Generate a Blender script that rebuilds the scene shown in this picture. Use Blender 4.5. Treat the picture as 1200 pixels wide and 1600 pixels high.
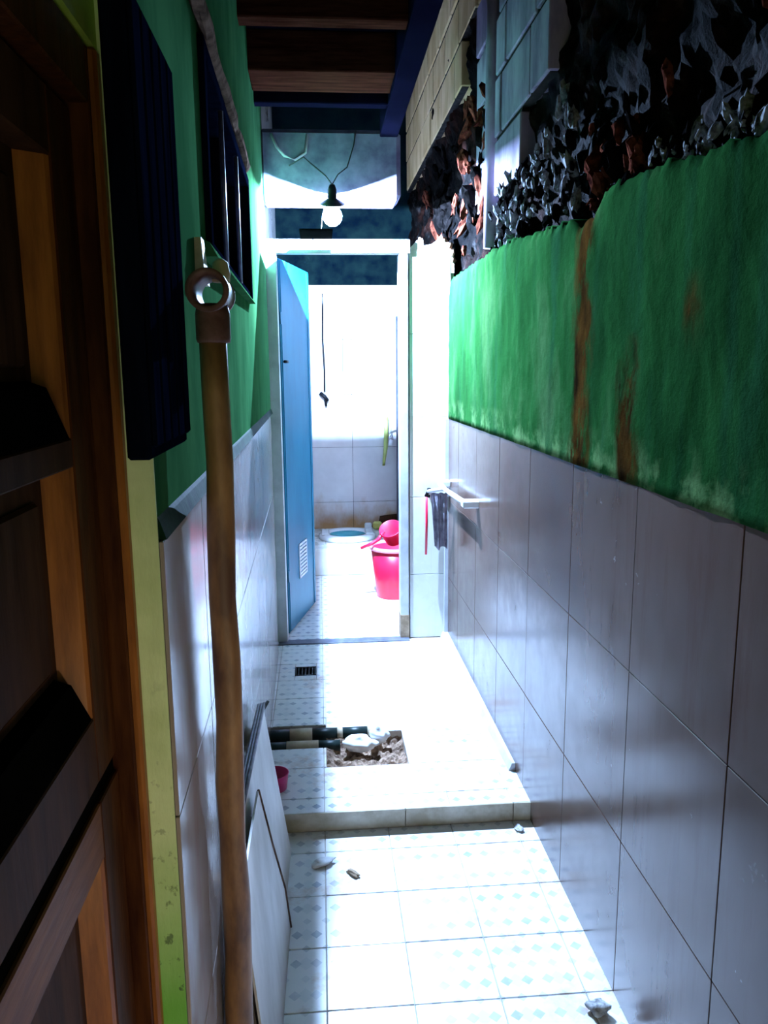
import bpy, bmesh, math, random
from mathutils import Vector, Matrix, noise

random.seed(7)
for o in list(bpy.data.objects):
    bpy.data.objects.remove(o)
scene = bpy.context.scene
COL = scene.collection

# ------------------------------------------------------------------ camera
YAW, PITCH, ROLL = math.radians(4.558), math.radians(10.212), math.radians(0.496)
fw = Vector((math.sin(YAW)*math.cos(PITCH), math.cos(YAW)*math.cos(PITCH), -math.sin(PITCH)))
rt0 = Vector((math.cos(YAW), -math.sin(YAW), 0))
up0 = rt0.cross(fw)
rt = rt0*math.cos(ROLL) - up0*math.sin(ROLL)
up = up0*math.cos(ROLL) + rt0*math.sin(ROLL)
cd = bpy.data.cameras.new('camera')
cd.sensor_fit = 'VERTICAL'
cd.sensor_height = 24.0
cd.lens = 1230.0/1600.0*24.0
cd.clip_start = 0.02
cam = bpy.data.objects.new('camera', cd)
COL.objects.link(cam)
cam.matrix_world = Matrix(((rt.x, up.x, -fw.x, 0), (rt.y, up.y, -fw.y, 0), (rt.z, up.z, -fw.z, 1.5), (0, 0, 0, 1)))
scene.camera = cam

# ------------------------------------------------------------------ light
world = bpy.data.worlds.new('world')
scene.world = world
world.use_nodes = True
bg = world.node_tree.nodes['Background']
bg.inputs['Color'].default_value = (1.0, 0.80, 0.58, 1)
bg.inputs['Strength'].default_value = 1.7
BULB_STRENGTH = 2450000.0
BULB_COLOR = (0.40, 0.61, 1.0)
# added warm spot below the frame, standing for warm light on the brown door
sd = bpy.data.lights.new('warm_fill_spot', 'SPOT')
sd.energy = 15
sd.color = (1.0, 0.80, 0.52)
sd.spot_size = math.radians(64)
sd.spot_blend = 0.6
sd.shadow_soft_size = 0.06
sl = bpy.data.objects.new('warm_fill_spot', sd)
COL.objects.link(sl)
sl.location = (0.60, 0.15, 0.45)
sl.rotation_euler = (Vector((-0.26, 0.85, 0.66)) - Vector(sl.location)).to_track_quat('-Z', 'Y').to_euler()
scene.view_settings.view_transform = 'Standard'
scene.view_settings.look = 'None'
scene.view_settings.exposure = 0.0
scene.view_settings.gamma = 1.0
scene.view_settings.use_curve_mapping = False

# ------------------------------------------------------------------ materials
class NT:
    def __init__(self, name):
        self.m = bpy.data.materials.new(name)
        self.m.use_nodes = True
        self.t = self.m.node_tree
        self.n = self.t.nodes
        self.b = self.n['Principled BSDF']
        self.pos = self.n.new('ShaderNodeNewGeometry').outputs['Position']
        self.sep = None
    def link(self, a, b):
        self.t.links.new(a, b)
    def axis(self, i):
        if self.sep is None:
            self.sep = self.n.new('ShaderNodeSeparateXYZ')
            self.link(self.pos, self.sep.inputs[0])
        return self.sep.outputs[i]
    def math(self, op, a, b=None, c=None, clamp=False):
        k = self.n.new('ShaderNodeMath')
        k.operation = op
        k.use_clamp = clamp
        for i, v in enumerate((a, b, c)):
            if v is None:
                continue
            if isinstance(v, (int, float)):
                k.inputs[i].default_value = v
            else:
                self.link(v, k.inputs[i])
        return k.outputs[0]
    def noise(self, scale=5.0, stretch=(1, 1, 1), detail=5.0, rough=0.6):
        mp = self.n.new('ShaderNodeMapping')
        mp.inputs['Scale'].default_value = stretch
        self.link(self.pos, mp.inputs['Vector'])
        k = self.n.new('ShaderNodeTexNoise')
        k.inputs['Scale'].default_value = scale
        k.inputs['Detail'].default_value = detail
        k.inputs['Roughness'].default_value = rough
        self.link(mp.outputs[0], k.inputs['Vector'])
        return k.outputs['Fac']
    def ramp(self, fac, stops):
        k = self.n.new('ShaderNodeValToRGB')
        e = k.color_ramp.elements
        while len(e) < len(stops):
            e.new(0.5)
        for s, (p, c) in zip(e, stops):
            s.position = p
            s.color = (c[0], c[1], c[2], 1) if not isinstance(c, (int, float)) else (c, c, c, 1)
        self.link(fac, k.inputs[0])
        return k.outputs[0]
    def mix(self, fac, a, b):
        k = self.n.new('ShaderNodeMix')
        k.data_type = 'RGBA'
        for i, v in ((0, fac), (6, a), (7, b)):
            if isinstance(v, (int, float)):
                k.inputs[i].default_value = v
            elif isinstance(v, tuple):
                k.inputs[i].default_value = (v[0], v[1], v[2], 1)
            else:
                self.link(v, k.inputs[i])
        return k.outputs[2]
    def bump(self, fac, strength=0.3, dist=0.01):
        k = self.n.new('ShaderNodeBump')
        k.inputs['Strength'].default_value = strength
        k.inputs['Distance'].default_value = dist
        self.link(fac, k.inputs['Height'])
        self.link(k.outputs[0], self.b.inputs['Normal'])
    def done(self, color=None, rough=0.6, metal=0.0, spec=0.5):
        if color is not None:
            if isinstance(color, tuple):
                self.b.inputs['Base Color'].default_value = (color[0], color[1], color[2], 1)
            else:
                self.link(color, self.b.inputs['Base Color'])
        if isinstance(rough, (int, float)):
            self.b.inputs['Roughness'].default_value = rough
        else:
            self.link(rough, self.b.inputs['Roughness'])
        self.b.inputs['Metallic'].default_value = metal
        self.b.inputs['Specular IOR Level'].default_value = spec
        return self.m

def simple(name, c1, c2, scale=8.0, rough=0.6, bump=0.0, stretch=(1, 1, 1), metal=0.0, spec=0.5, lo=0.35, hi=0.65, bdist=0.006):
    t = NT(name)
    f = t.noise(scale, stretch)
    if bump:
        t.bump(f, bump, bdist)
    return t.done(t.ramp(f, [(lo, c1), (hi, c2)]), rough, metal, spec)

M = {}
M['lime'] = simple('lime_paint', (0.30, 0.50, 0.05), (0.44, 0.64, 0.11), 14, 0.7, 0.25)
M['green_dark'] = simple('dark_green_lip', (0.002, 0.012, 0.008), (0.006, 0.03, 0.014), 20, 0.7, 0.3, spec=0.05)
M['white_frame'] = simple('white_frame_paint', (0.36, 0.37, 0.39), (0.50, 0.51, 0.53), 9, 0.4)
M['wood_door'] = simple('brown_door_wood', (0.030, 0.008, 0.003), (0.072, 0.023, 0.006), 9, 0.45, 0.2, (6, 6, 0.8), spec=0.06)
M['wood_bead'] = simple('orange_brown_bead', (0.16, 0.050, 0.010), (0.30, 0.105, 0.020), 9, 0.4, 0.2, (6, 6, 0.8), spec=0.2)
M['wood_rail'] = simple('brown_rail_wood', (0.085, 0.030, 0.010), (0.17, 0.066, 0.020), 9, 0.5, 0.2, (6, 0.8, 6), spec=0.05)
M['wood_panel'] = simple('grey_brown_panel', (0.030, 0.012, 0.006), (0.060, 0.026, 0.012), 7, 0.6, 0.2, (5, 5, 0.8), spec=0.03)
M['shade_black'] = simple('black_shade_paint', (0.001, 0.0012, 0.0012), (0.003, 0.003, 0.003), 9, 0.6, spec=0.0)  # painted shade for door bevels and leaf gap; also on the bulb's shadow plate
M['navy'] = simple('navy_paint', (0.0015, 0.002, 0.006), (0.003, 0.005, 0.014), 9, 0.5, 0.15, (4, 4, 0.6), spec=0.0)
M['navy_glass'] = simple('dark_window_glass', (0.003, 0.005, 0.02), (0.006, 0.010, 0.035), 4, 0.12)
M['bar'] = simple('window_bar_metal', (0.10, 0.09, 0.16), (0.18, 0.17, 0.28), 30, 0.35, 0, (1, 1, 1), 0.6)
M['batten'] = simple('weathered_batten', (0.05, 0.032, 0.024), (0.16, 0.105, 0.08), 25, 0.8, 0.5, spec=0.0)
M['pipe_brown'] = simple('dirty_brown_pipe', (0.09, 0.035, 0.012), (0.34, 0.17, 0.06), 14, 0.55, 0.3, (1, 1, 0.35))
M['tee'] = simple('dusty_tee_plastic', (0.10, 0.045, 0.035), (0.20, 0.10, 0.085), 25, 0.5, 0.2, spec=0.1)
M['cream'] = simple('cream_chipped_paint', (0.50, 0.40, 0.24), (0.66, 0.55, 0.36), 30, 0.7)
M['board'] = simple('off_white_board', (0.42, 0.38, 0.34), (0.62, 0.58, 0.55), 6, 0.5, 0.1, (1, 1, 0.5))
M['channel'] = simple('grey_ribbed_channel', (0.05, 0.045, 0.06), (0.16, 0.14, 0.18), 40, 0.45, 0.2)
M['black'] = simple('black_plastic', (0.004, 0.004, 0.005), (0.008, 0.008, 0.010), 12, 0.45, spec=0.1)
M['pink'] = simple('magenta_plastic', (0.55, 0.01, 0.12), (0.68, 0.02, 0.18), 8, 0.35)
M['red'] = simple('red_plastic', (0.56, 0.006, 0.035), (0.66, 0.010, 0.055), 8, 0.33)
M['red_rim'] = simple('pale_pink_rim', (0.78, 0.22, 0.30), (0.84, 0.32, 0.40), 8, 0.3)
M['teal_door'] = simple('teal_door_sheet', (0.004, 0.10, 0.17), (0.008, 0.14, 0.22), 5, 0.45, 0.1, (1, 1, 0.4), spec=0.2)
M['vent'] = simple('grey_louvre_plastic', (0.42, 0.46, 0.50), (0.55, 0.58, 0.62), 12, 0.5)
M['porcelain'] = simple('white_porcelain', (0.74, 0.76, 0.76), (0.82, 0.84, 0.84), 6, 0.15)
M['teal_bowl'] = simple('teal_glaze', (0.02, 0.26, 0.30), (0.04, 0.34, 0.38), 8, 0.15)
M['rag'] = simple('grey_rag_cloth', (0.22, 0.20, 0.25), (0.46, 0.43, 0.50), 30, 0.9, 0.4)
M['ceil'] = simple('dark_ceiling_board', (0.002, 0.002, 0.006), (0.004, 0.004, 0.012), 6, 0.8, spec=0.0)
M['batten_red'] = simple('red_brown_batten', (0.020, 0.005, 0.003), (0.05, 0.017, 0.010), 10, 0.7, 0.3, (0.5, 5, 5), spec=0.0)
M['beam'] = simple('grey_white_plaster_beam', (0.11, 0.10, 0.17), (0.25, 0.23, 0.33), 7, 0.8, 0.4, spec=0.0)
M['wire'] = simple('dark_wire', (0.015, 0.015, 0.02), (0.03, 0.03, 0.04), 12, 0.5)
M['wire_light'] = simple('pale_cable', (0.42, 0.42, 0.46), (0.55, 0.55, 0.60), 12, 0.5)
M['grout'] = simple('grey_grout', (0.30, 0.27, 0.24), (0.44, 0.40, 0.36), 30, 0.9)
M['grout_floor'] = simple('pale_floor_grout', (0.34, 0.27, 0.21), (0.62, 0.58, 0.53), 7, 0.9)
M['grout_dark'] = simple('dirty_grout', (0.10, 0.085, 0.075), (0.20, 0.17, 0.15), 30, 0.9)
M['riser'] = simple('cream_riser_tile', (0.36, 0.29, 0.19), (0.62, 0.56, 0.44), 9, 0.4)
M['soil'] = simple('brown_soil', (0.10, 0.055, 0.035), (0.42, 0.28, 0.19), 30, 0.95, 0.8, bdist=0.02)
M['pvc_green'] = simple('dark_green_pipe', (0.006, 0.014, 0.014), (0.012, 0.026, 0.024), 15, 0.4, spec=0.2)
M['tape'] = simple('tan_pipe_sleeve', (0.38, 0.30, 0.20), (0.56, 0.46, 0.33), 20, 0.6)
M['lump'] = simple('white_plaster_lump', (0.60, 0.60, 0.60), (0.80, 0.80, 0.80), 14, 0.8, 0.4)
M['threshold'] = simple('grey_threshold_stone', (0.05, 0.06, 0.09), (0.12, 0.13, 0.17), 18, 0.5)
M['moss'] = simple('mossy_dark_plaster', (0.001, 0.004, 0.008), (0.005, 0.014, 0.014), 9, 0.85, 0.5, spec=0.0)
M['chip'] = simple('broken_brick_chip', (0.30, 0.13, 0.08), (0.52, 0.30, 0.20), 25, 0.9, 0.5)
M['litter'] = simple('crumpled_paper', (0.55, 0.55, 0.57), (0.75, 0.75, 0.77), 30, 0.9)
M['litter_grey'] = simple('grey_crumpled_scrap', (0.10, 0.10, 0.11), (0.55, 0.54, 0.52), 60, 0.9)
M['leaf_brown'] = simple('dry_brown_scrap', (0.22, 0.15, 0.09), (0.36, 0.26, 0.17), 30, 0.9)
M['yellow'] = simple('yellow_sponge', (0.52, 0.50, 0.10), (0.62, 0.58, 0.20), 40, 0.9, 0.4)
M['hose'] = simple('yellow_green_hose', (0.36, 0.42, 0.10), (0.46, 0.50, 0.16), 12, 0.4)
M['chrome'] = simple('tap_metal', (0.55, 0.55, 0.58), (0.70, 0.70, 0.72), 12, 0.2, 0, (1, 1, 1), 0.9)
M['white_plastic'] = simple('white_plastic', (0.74, 0.75, 0.77), (0.82, 0.83, 0.85), 12, 0.35)
M['block_grey'] = simple('pale_grey_block', (0.19, 0.15, 0.22), (0.40, 0.33, 0.43), 9, 0.9, 0.35, (1, 1, 0.4), spec=0.0)
M['block_tan'] = simple('tan_block', (0.50, 0.32, 0.15), (0.74, 0.52, 0.30), 7, 0.9, 0.35, (1, 1, 0.4), spec=0.0)
M['rub_white'] = simple('white_mortar_rubble', (0.006, 0.006, 0.007), (0.34, 0.34, 0.36), 35, 0.95, 0.6, spec=0.0)
M['rub_red'] = simple('red_brick_rubble', (0.02, 0.005, 0.004), (0.13, 0.035, 0.02), 35, 0.95, 0.6, spec=0.0)
M['rub_dark'] = simple('dark_rubble', (0.001, 0.001, 0.001), (0.006, 0.005, 0.005), 30, 0.95, 0.6, spec=0.0)  # near-black rubble tone

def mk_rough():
    t = NT('dark_masonry')  # near-black masonry with grey and reddish patches
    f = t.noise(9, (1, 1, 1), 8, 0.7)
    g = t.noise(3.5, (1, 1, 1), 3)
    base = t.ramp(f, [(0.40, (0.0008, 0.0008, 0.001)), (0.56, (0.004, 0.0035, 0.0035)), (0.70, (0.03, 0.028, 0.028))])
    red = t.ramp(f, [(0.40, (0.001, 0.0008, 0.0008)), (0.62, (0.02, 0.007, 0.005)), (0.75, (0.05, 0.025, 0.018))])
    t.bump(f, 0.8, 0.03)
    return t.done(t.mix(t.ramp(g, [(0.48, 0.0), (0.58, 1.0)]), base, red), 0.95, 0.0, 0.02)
M['rough'] = mk_rough()

def mk_wall_tile(name, lo, hi, stain, stain_amt, rough):
    t = NT(name)
    f = t.noise(2.2, (1, 1, 0.5), 4)
    s = t.noise(6.0, (3, 3, 0.35), 6, 0.7)
    base = t.ramp(f, [(0.35, lo), (0.65, hi)])
    k = t.math('MULTIPLY', t.ramp(s, [(0.50, 0.0), (0.72, 1.0)]), stain_amt)
    sm = t.noise(11, (1, 1, 1), 5)
    return t.done(t.mix(k, base, stain), t.math('MULTIPLY_ADD', sm, 0.25, rough), 0.0, 0.28)
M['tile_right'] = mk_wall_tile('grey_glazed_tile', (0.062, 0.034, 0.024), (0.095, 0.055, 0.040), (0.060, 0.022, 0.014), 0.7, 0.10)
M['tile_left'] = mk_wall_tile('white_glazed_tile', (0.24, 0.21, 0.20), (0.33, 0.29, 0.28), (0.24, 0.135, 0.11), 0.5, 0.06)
M['tile_pillar'] = mk_wall_tile('cream_white_tile', (0.60, 0.60, 0.56), (0.70, 0.70, 0.66), (0.52, 0.48, 0.36), 0.5, 0.15)

def mk_back_tile():
    t = NT('bath_white_tile')
    f = t.noise(3, (1, 1, 1), 4)
    base = t.ramp(f, [(0.35, (0.60, 0.58, 0.58)), (0.65, (0.72, 0.70, 0.70))])
    z = t.math('SUBTRACT', 0.62, t.axis(2))
    h = t.math('MULTIPLY_ADD', t.noise(7, (1, 1, 0.6), 5), 0.5, z)
    k = t.ramp(h, [(0.36, 0.0), (0.60, 1.0)])
    return t.done(t.mix(k, base, (0.42, 0.22, 0.09)), 0.12)
M['tile_back'] = mk_back_tile()

def mk_green():
    t = NT('green_wall_paint')
    f = t.noise(4, (1, 1, 0.45), 6, 0.65)
    base = t.ramp(f, [(0.34, (0.008, 0.036, 0.010)), (0.52, (0.013, 0.060, 0.015)), (0.70, (0.04, 0.09, 0.032))])
    wob = t.noise(9, (1, 1, 0.5), 4)
    def streak(y0, w, ztop, zbot):
        d = t.math('ABSOLUTE', t.math('SUBTRACT', t.math('MULTIPLY_ADD', wob, 0.16, t.axis(1)), y0 + 0.08))
        a = t.math('SUBTRACT', 1.0, t.math('DIVIDE', d, w), None, True)
        b = t.math('MULTIPLY', t.math('SUBTRACT', ztop, t.axis(2)), 12.0, None, True)
        c = t.math('MULTIPLY', t.math('SUBTRACT', t.axis(2), zbot), 12.0, None, True)
        return t.math('MULTIPLY', t.math('MULTIPLY', a, b), c)
    s1 = streak(2.02, 0.085, 2.3, 1.18)
    s2 = streak(1.70, 0.07, 1.58, 1.18)
    s3 = streak(1.41, 0.05, 1.68, 1.52)
    brk = t.ramp(t.noise(13, (1, 1, 0.5), 6, 0.7), [(0.40, 0.08), (0.58, 1.0)])
    s = t.math('MULTIPLY', t.math('MULTIPLY', t.math('ADD', t.math('ADD', s1, s2), t.math('MULTIPLY', s3, 0.5)), 2.4), brk, None, True)
    rust = t.ramp(t.noise(16, (1, 1, 0.4), 5), [(0.35, (0.010, 0.006, 0.003)), (0.65, (0.060, 0.026, 0.006))])
    d1 = t.noise(5, (1, 2.4, 0.25), 5, 0.6)
    grime = t.math('MULTIPLY', t.ramp(d1, [(0.52, 0.0), (0.68, 1.0)]), 0.55)
    edge = t.math('MULTIPLY', t.math('SUBTRACT', 1.36, t.axis(2)), 8.0, None, True)
    pale = t.math('MULTIPLY', t.math('MULTIPLY', edge, t.ramp(t.noise(10, (1, 1, 1), 6), [(0.48, 0.0), (0.62, 1.0)])), 0.7)
    c = t.mix(grime, base, (0.012, 0.05, 0.022))
    c = t.mix(pale, c, (0.16, 0.26, 0.10))
    c = t.mix(s, c, rust)
    t.bump(t.noise(18, (1, 1, 1), 8, 0.7), 0.35, 0.012)
    return t.done(c, 0.95, 0.0, 0.0)
M['green'] = mk_green()

def mk_left_green():
    t = NT('left_wall_green_paint')
    f = t.noise(6, (1, 1, 0.6), 5)
    base = t.ramp(f, [(0.35, (0.022, 0.085, 0.032)), (0.65, (0.04, 0.13, 0.05))])
    t.bump(f, 0.2, 0.006)
    return t.done(base, 0.95, 0.0, 0.0)
M['left_green'] = mk_left_green()

def mk_lime_wall():
    # the lime paint of the end face, greener and dark-specked towards the floor
    t = NT('lime_wall_paint')
    f = t.noise(12, (1, 1, 1), 5)
    base = t.ramp(f, [(0.35, (0.55, 0.68, 0.34)), (0.65, (0.66, 0.78, 0.44))])
    low = t.math('MULTIPLY', t.math('SUBTRACT', 0.90, t.axis(2)), 3.5, None, True)
    c = t.mix(low, base, (0.14, 0.42, 0.05))
    sp = t.ramp(t.noise(60, (1, 1, 0.8), 3), [(0.60, 0.0), (0.66, 1.0)])
    k = t.math('MULTIPLY', sp, t.math('MULTIPLY', t.math('SUBTRACT', 1.15, t.axis(2)), 1.6, None, True))
    c = t.mix(k, c, (0.03, 0.05, 0.02))
    t.bump(t.noise(25, (1, 1, 0.3), 5), 0.4, 0.006)
    return t.done(c, 0.65)
M['lime_wall'] = mk_lime_wall()

TILE = 0.21
TX0, TY0 = -0.015, 1.64
def mk_floor():
    t = NT('diamond_print_floor_tile')
    u = t.math('DIVIDE', t.math('SUBTRACT', t.axis(0), TX0), TILE)
    v = t.math('DIVIDE', t.math('SUBTRACT', t.axis(1), TY0), TILE)
    def diamonds(n, ou, ov, size):
        a = t.math('ABSOLUTE', t.math('SUBTRACT', t.math('FRACT', t.math('ADD', t.math('MULTIPLY', u, n), ou + 40)), 0.5))
        b = t.math('ABSOLUTE', t.math('SUBTRACT', t.math('FRACT', t.math('ADD', t.math('MULTIPLY', v, n), ov + 40)), 0.5))
        return t.math('LESS_THAN', t.math('ADD', a, b), size)
    row = t.math('LESS_THAN', t.math('ABSOLUTE', t.math('SUBTRACT', t.math('FRACT', t.math('ADD', t.math('MULTIPLY', v, 2.0), 40.0)), 0.5)), 0.27)
    d1 = t.math('MULTIPLY', diamonds(4, 0.0, 0.5, 0.30), row)
    d2 = t.math('MULTIPLY', diamonds(4, 0.5, 0.5, 0.24), t.math('SUBTRACT', 1.0, row))
    big = diamonds(2, 0.0, 0.0, 0.22)
    wear = t.ramp(t.noise(5, (1, 1, 1), 4), [(0.35, 0.35), (0.65, 1.0)])
    base = t.ramp(t.noise(4, (1, 1, 1), 5), [(0.35, (0.72, 0.71, 0.70)), (0.65, (0.82, 0.81, 0.80))])
    c = t.mix(t.math('MULTIPLY', d1, wear), base, (0.26, 0.29, 0.36))
    c = t.mix(t.math('MULTIPLY', t.math('MULTIPLY', d2, wear), 0.55), c, (0.22, 0.27, 0.35))
    c = t.mix(t.math('MULTIPLY', big, 0.25), c, (0.45, 0.52, 0.55))
    # rusty foot-worn dirt patches
    dm = t.ramp(t.noise(4.5, (1, 1, 1), 6, 0.7), [(0.54, 0.0), (0.68, 0.75)])
    c = t.mix(dm, c, (0.44, 0.24, 0.14))
    return t.done(c, 0.28)
M['floor_tile'] = mk_floor()

def mk_bulb():
    t = NT('bulb_glass_glow')
    t.b.inputs['Emission Color'].default_value = (*BULB_COLOR, 1)
    t.b.inputs['Emission Strength'].default_value = BULB_STRENGTH
    return t.done((0.9, 0.95, 1.0), 0.3)
M['led'] = mk_bulb()
def mk_glass():
    t = NT('clear_bulb_envelope')
    tr = t.n.new('ShaderNodeBsdfTransparent')
    em = t.n.new('ShaderNodeEmission')
    em.inputs['Color'].default_value = (*BULB_COLOR, 1)
    em.inputs['Strength'].default_value = 40.0
    ad = t.n.new('ShaderNodeAddShader')
    t.link(tr.outputs[0], ad.inputs[0])
    t.link(em.outputs[0], ad.inputs[1])
    t.link(ad.outputs[0], t.n['Material Output'].inputs['Surface'])
    return t.m
M['bulb'] = mk_glass()

# ------------------------------------------------------------------ mesh helpers
def add_box(bm, x0, x1, y0, y1, z0, z1, bev=0.0):
    r = bmesh.ops.create_cube(bm, size=1.0)
    vs = r['verts']
    for v in vs:
        v.co = Vector(((x0+x1)/2 + v.co.x*(x1-x0), (y0+y1)/2 + v.co.y*(y1-y0), (z0+z1)/2 + v.co.z*(z1-z0)))
    if bev:
        es = list({e for v in vs for e in v.link_edges})
        bmesh.ops.bevel(bm, geom=es, offset=bev, segments=1, affect='EDGES')

def to_obj(name, bm, mat, parent=None, smooth=False):
    bmesh.ops.recalc_face_normals(bm, faces=bm.faces[:])
    me = bpy.data.meshes.new(name)
    bm.to_mesh(me)
    bm.free()
    me.materials.append(M[mat] if isinstance(mat, str) else mat)
    if smooth:
        for p in me.polygons:
            p.use_smooth = True
    o = bpy.data.objects.new(name, me)
    COL.objects.link(o)
    if parent:
        o.parent = parent
    return o

def box(name, x0, x1, y0, y1, z0, z1, mat, parent=None, bev=0.0):
    bm = bmesh.new()
    add_box(bm, x0, x1, y0, y1, z0, z1, bev)
    return to_obj(name, bm, mat, parent)

def boxes(name, lst, mat, parent=None, bev=0.0):
    bm = bmesh.new()
    for b in lst:
        add_box(bm, *b, bev)
    return to_obj(name, bm, mat, parent)

def prism(name, pts, mat, parent=None, faces=None):
    """closed hull of 8 points: bottom 4 then top 4"""
    bm = bmesh.new()
    vs = [bm.verts.new(p) for p in pts]
    for f in ((0, 1, 2, 3), (4, 5, 6, 7), (0, 1, 5, 4), (1, 2, 6, 5), (2, 3, 7, 6), (3, 0, 4, 7)):
        bm.faces.new([vs[i] for i in f])
    return to_obj(name, bm, mat, parent)

def add_tube(bm, pts, r, n=10, cap=True, jitter=0.0):
    pts = [Vector(p) for p in pts]
    rings = []
    ref = None
    for i, p in enumerate(pts):
        d = (pts[min(i+1, len(pts)-1)] - pts[max(i-1, 0)]).normalized()
        if ref is None:
            ref = Vector((1, 0, 0)) if abs(d.x) < 0.8 else Vector((0, 0, 1))
        a = d.cross(ref).normalized()
        b = d.cross(a).normalized()
        rr = r[i] if isinstance(r, (list, tuple)) else r
        ring = []
        for k in range(n):
            t = 2*math.pi*k/n
            j = 1 + random.uniform(-jitter, jitter)
            ring.append(bm.verts.new(p + (a*math.cos(t) + b*math.sin(t))*rr*j))
        rings.append(ring)
    for i in range(len(rings)-1):
        for k in range(n):
            bm.faces.new((rings[i][k], rings[i][(k+1) % n], rings[i+1][(k+1) % n], rings[i+1][k]))
    if cap:
        bm.faces.new(rings[0])
        bm.faces.new(rings[-1])

def tube(name, pts, r, mat, parent=None, n=10, jitter=0.0, smooth=True):
    bm = bmesh.new()
    add_tube(bm, pts, r, n, True, jitter)
    return to_obj(name, bm, mat, parent, smooth)

def lathe(name, prof, mat, parent=None, n=28, loc=(0, 0, 0), rot=None, sx=1.0, sy=1.0):
    """prof: list of (r, z), revolved round local z, then rotated and moved"""
    bm = bmesh.new()
    rings = []
    mt = Matrix.Translation(loc) @ (rot.to_4x4() if rot else Matrix.Identity(4))
    for r, z in prof:
        if r < 1e-6:
            rings.append([bm.verts.new(mt @ Vector((0, 0, z)))])
        else:
            rings.append([bm.verts.new(mt @ Vector((r*sx*math.cos(2*math.pi*k/n), r*sy*math.sin(2*math.pi*k/n), z))) for k in range(n)])
    for a, b in zip(rings[:-1], rings[1:]):
        for k in range(n):
            if len(a) == 1 and len(b) == 1:
                continue
            if len(a) == 1:
                bm.faces.new((a[0], b[k], b[(k+1) % n]))
            elif len(b) == 1:
                bm.faces.new((a[k], a[(k+1) % n], b[0]))
            else:
                bm.faces.new((a[k], a[(k+1) % n], b[(k+1) % n], b[k]))
    return to_obj(name, bm, mat, parent, True)

def rot_to(d):
    return Vector((0, 0, 1)).rotation_difference(Vector(d).normalized()).to_matrix()

def rock_mesh(name, mat, seed, sub=2, amp=0.45, smooth=True):
    bm = bmesh.new()
    bmesh.ops.create_icosphere(bm, subdivisions=sub, radius=1.0)
    for v in bm.verts:
        n = noise.noise(v.co*1.3 + Vector((seed*7.1, seed*3.3, 0)))
        v.co *= 1.0 + amp*n*1.6
        v.co += Vector((random.uniform(-.08, .08), random.uniform(-.08, .08), random.uniform(-.08, .08)))
    me = bpy.data.meshes.new(name)
    bm.to_mesh(me)
    bm.free()
    me.materials.append(M[mat])
    for p in me.polygons:
        p.use_smooth = smooth
    return me

def link(name, me, loc, scale=(1, 1, 1), rot=(0, 0, 0), parent=None):
    o = bpy.data.objects.new(name, me)
    COL.objects.link(o)
    o.location = loc
    o.scale = scale
    o.rotation_euler = rot
    if parent:
        o.parent = parent
    return o

def empty(name, loc=(0, 0, 0), rz=0.0):
    o = bpy.data.objects.new(name, None)
    COL.objects.link(o)
    o.empty_display_size = 0.05
    o.location = loc
    o.rotation_euler = (0, 0, rz)
    return o

def tag(o, label, cat, group=None, kind=None):
    o['label'] = label
    o['category'] = cat
    if group:
        o['group'] = group
    if kind:
        o['kind'] = kind
    return o

# ================================================================== SETTING
STEP_Y, STEP_Z = 2.39, 0.066
XL, XR = -0.255, 0.70
HX0, HX1, HY0, HY1 = -0.005, 0.300, 2.690, 2.965      # broken hole in the upper floor
TRX1, TRY0, TRY1 = HX0, 2.845, 3.045                  # trench for the pipes

# ---- floor
D = 0.004
floor = boxes('floor', [
    (-0.62, 0.80, -1.3, STEP_Y, -0.12, -D),
    (-0.40, 0.80, STEP_Y + 0.008, HY0, -0.12, STEP_Z - D),
    (HX1, 0.80, HY0, TRY1, -0.12, STEP_Z - D),
    (-0.40, HX0, HY0, TRY0, -0.12, STEP_Z - D),
    (HX0, HX1, HY1, TRY1, -0.12, STEP_Z - D),
    (-0.40, HX1, HY0, TRY1, -0.12, 0.0),
    (-0.40, 0.80, TRY1, 6.40, -0.12, STEP_Z - D),
], 'grout_floor')
tag(floor, 'floor of pale diamond printed tiles with one low step', 'floor', None, 'structure')

def tile_obj(name, x0, x1, y0, y1, ztop, mat, parent, g=0.0012, th=0.010):
    dz = random.uniform(-0.0006, 0.0006)
    return box(name, x0+g, x1-g, y0+g, y1-g, ztop-th, ztop+dz, mat, parent, 0.0012)

def cut_rects(r, holes):
    out = [r]
    for hx0, hx1, hy0, hy1 in holes:
        nxt = []
        for x0, x1, y0, y1 in out:
            if x1 <= hx0 or x0 >= hx1 or y1 <= hy0 or y0 >= hy1:
                nxt.append((x0, x1, y0, y1))
                continue
            if x0 < hx0: nxt.append((x0, hx0, y0, y1))
            if x1 > hx1: nxt.append((hx1, x1, y0, y1))
            xa, xb = max(x0, hx0), min(x1, hx1)
            if y0 < hy0: nxt.append((xa, xb, y0, hy0))
            if y1 > hy1: nxt.append((xa, xb, hy1, y1))
        out = nxt
    return [q for q in out if q[1]-q[0] > 0.006 and q[3]-q[2] > 0.006]

def lay(xlim, ylim, z, holes=()):
    i0 = math.floor((xlim[0]-TX0)/TILE)
    j0 = math.floor((ylim[0]-TY0)/TILE)
    for i in range(i0, i0 + 8):
        for j in range(j0, j0 + 12):
            x0, x1 = max(TX0+i*TILE, xlim[0]), min(TX0+(i+1)*TILE, xlim[1])
            y0, y1 = max(TY0+j*TILE, ylim[0]), min(TY0+(j+1)*TILE, ylim[1])
            if x1-x0 < 0.01 or y1-y0 < 0.01:
                continue
            for q in cut_rects((x0, x1, y0, y1), holes):
                tile_obj('floor_tile', *q, z, 'floor_tile', floor)

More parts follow.
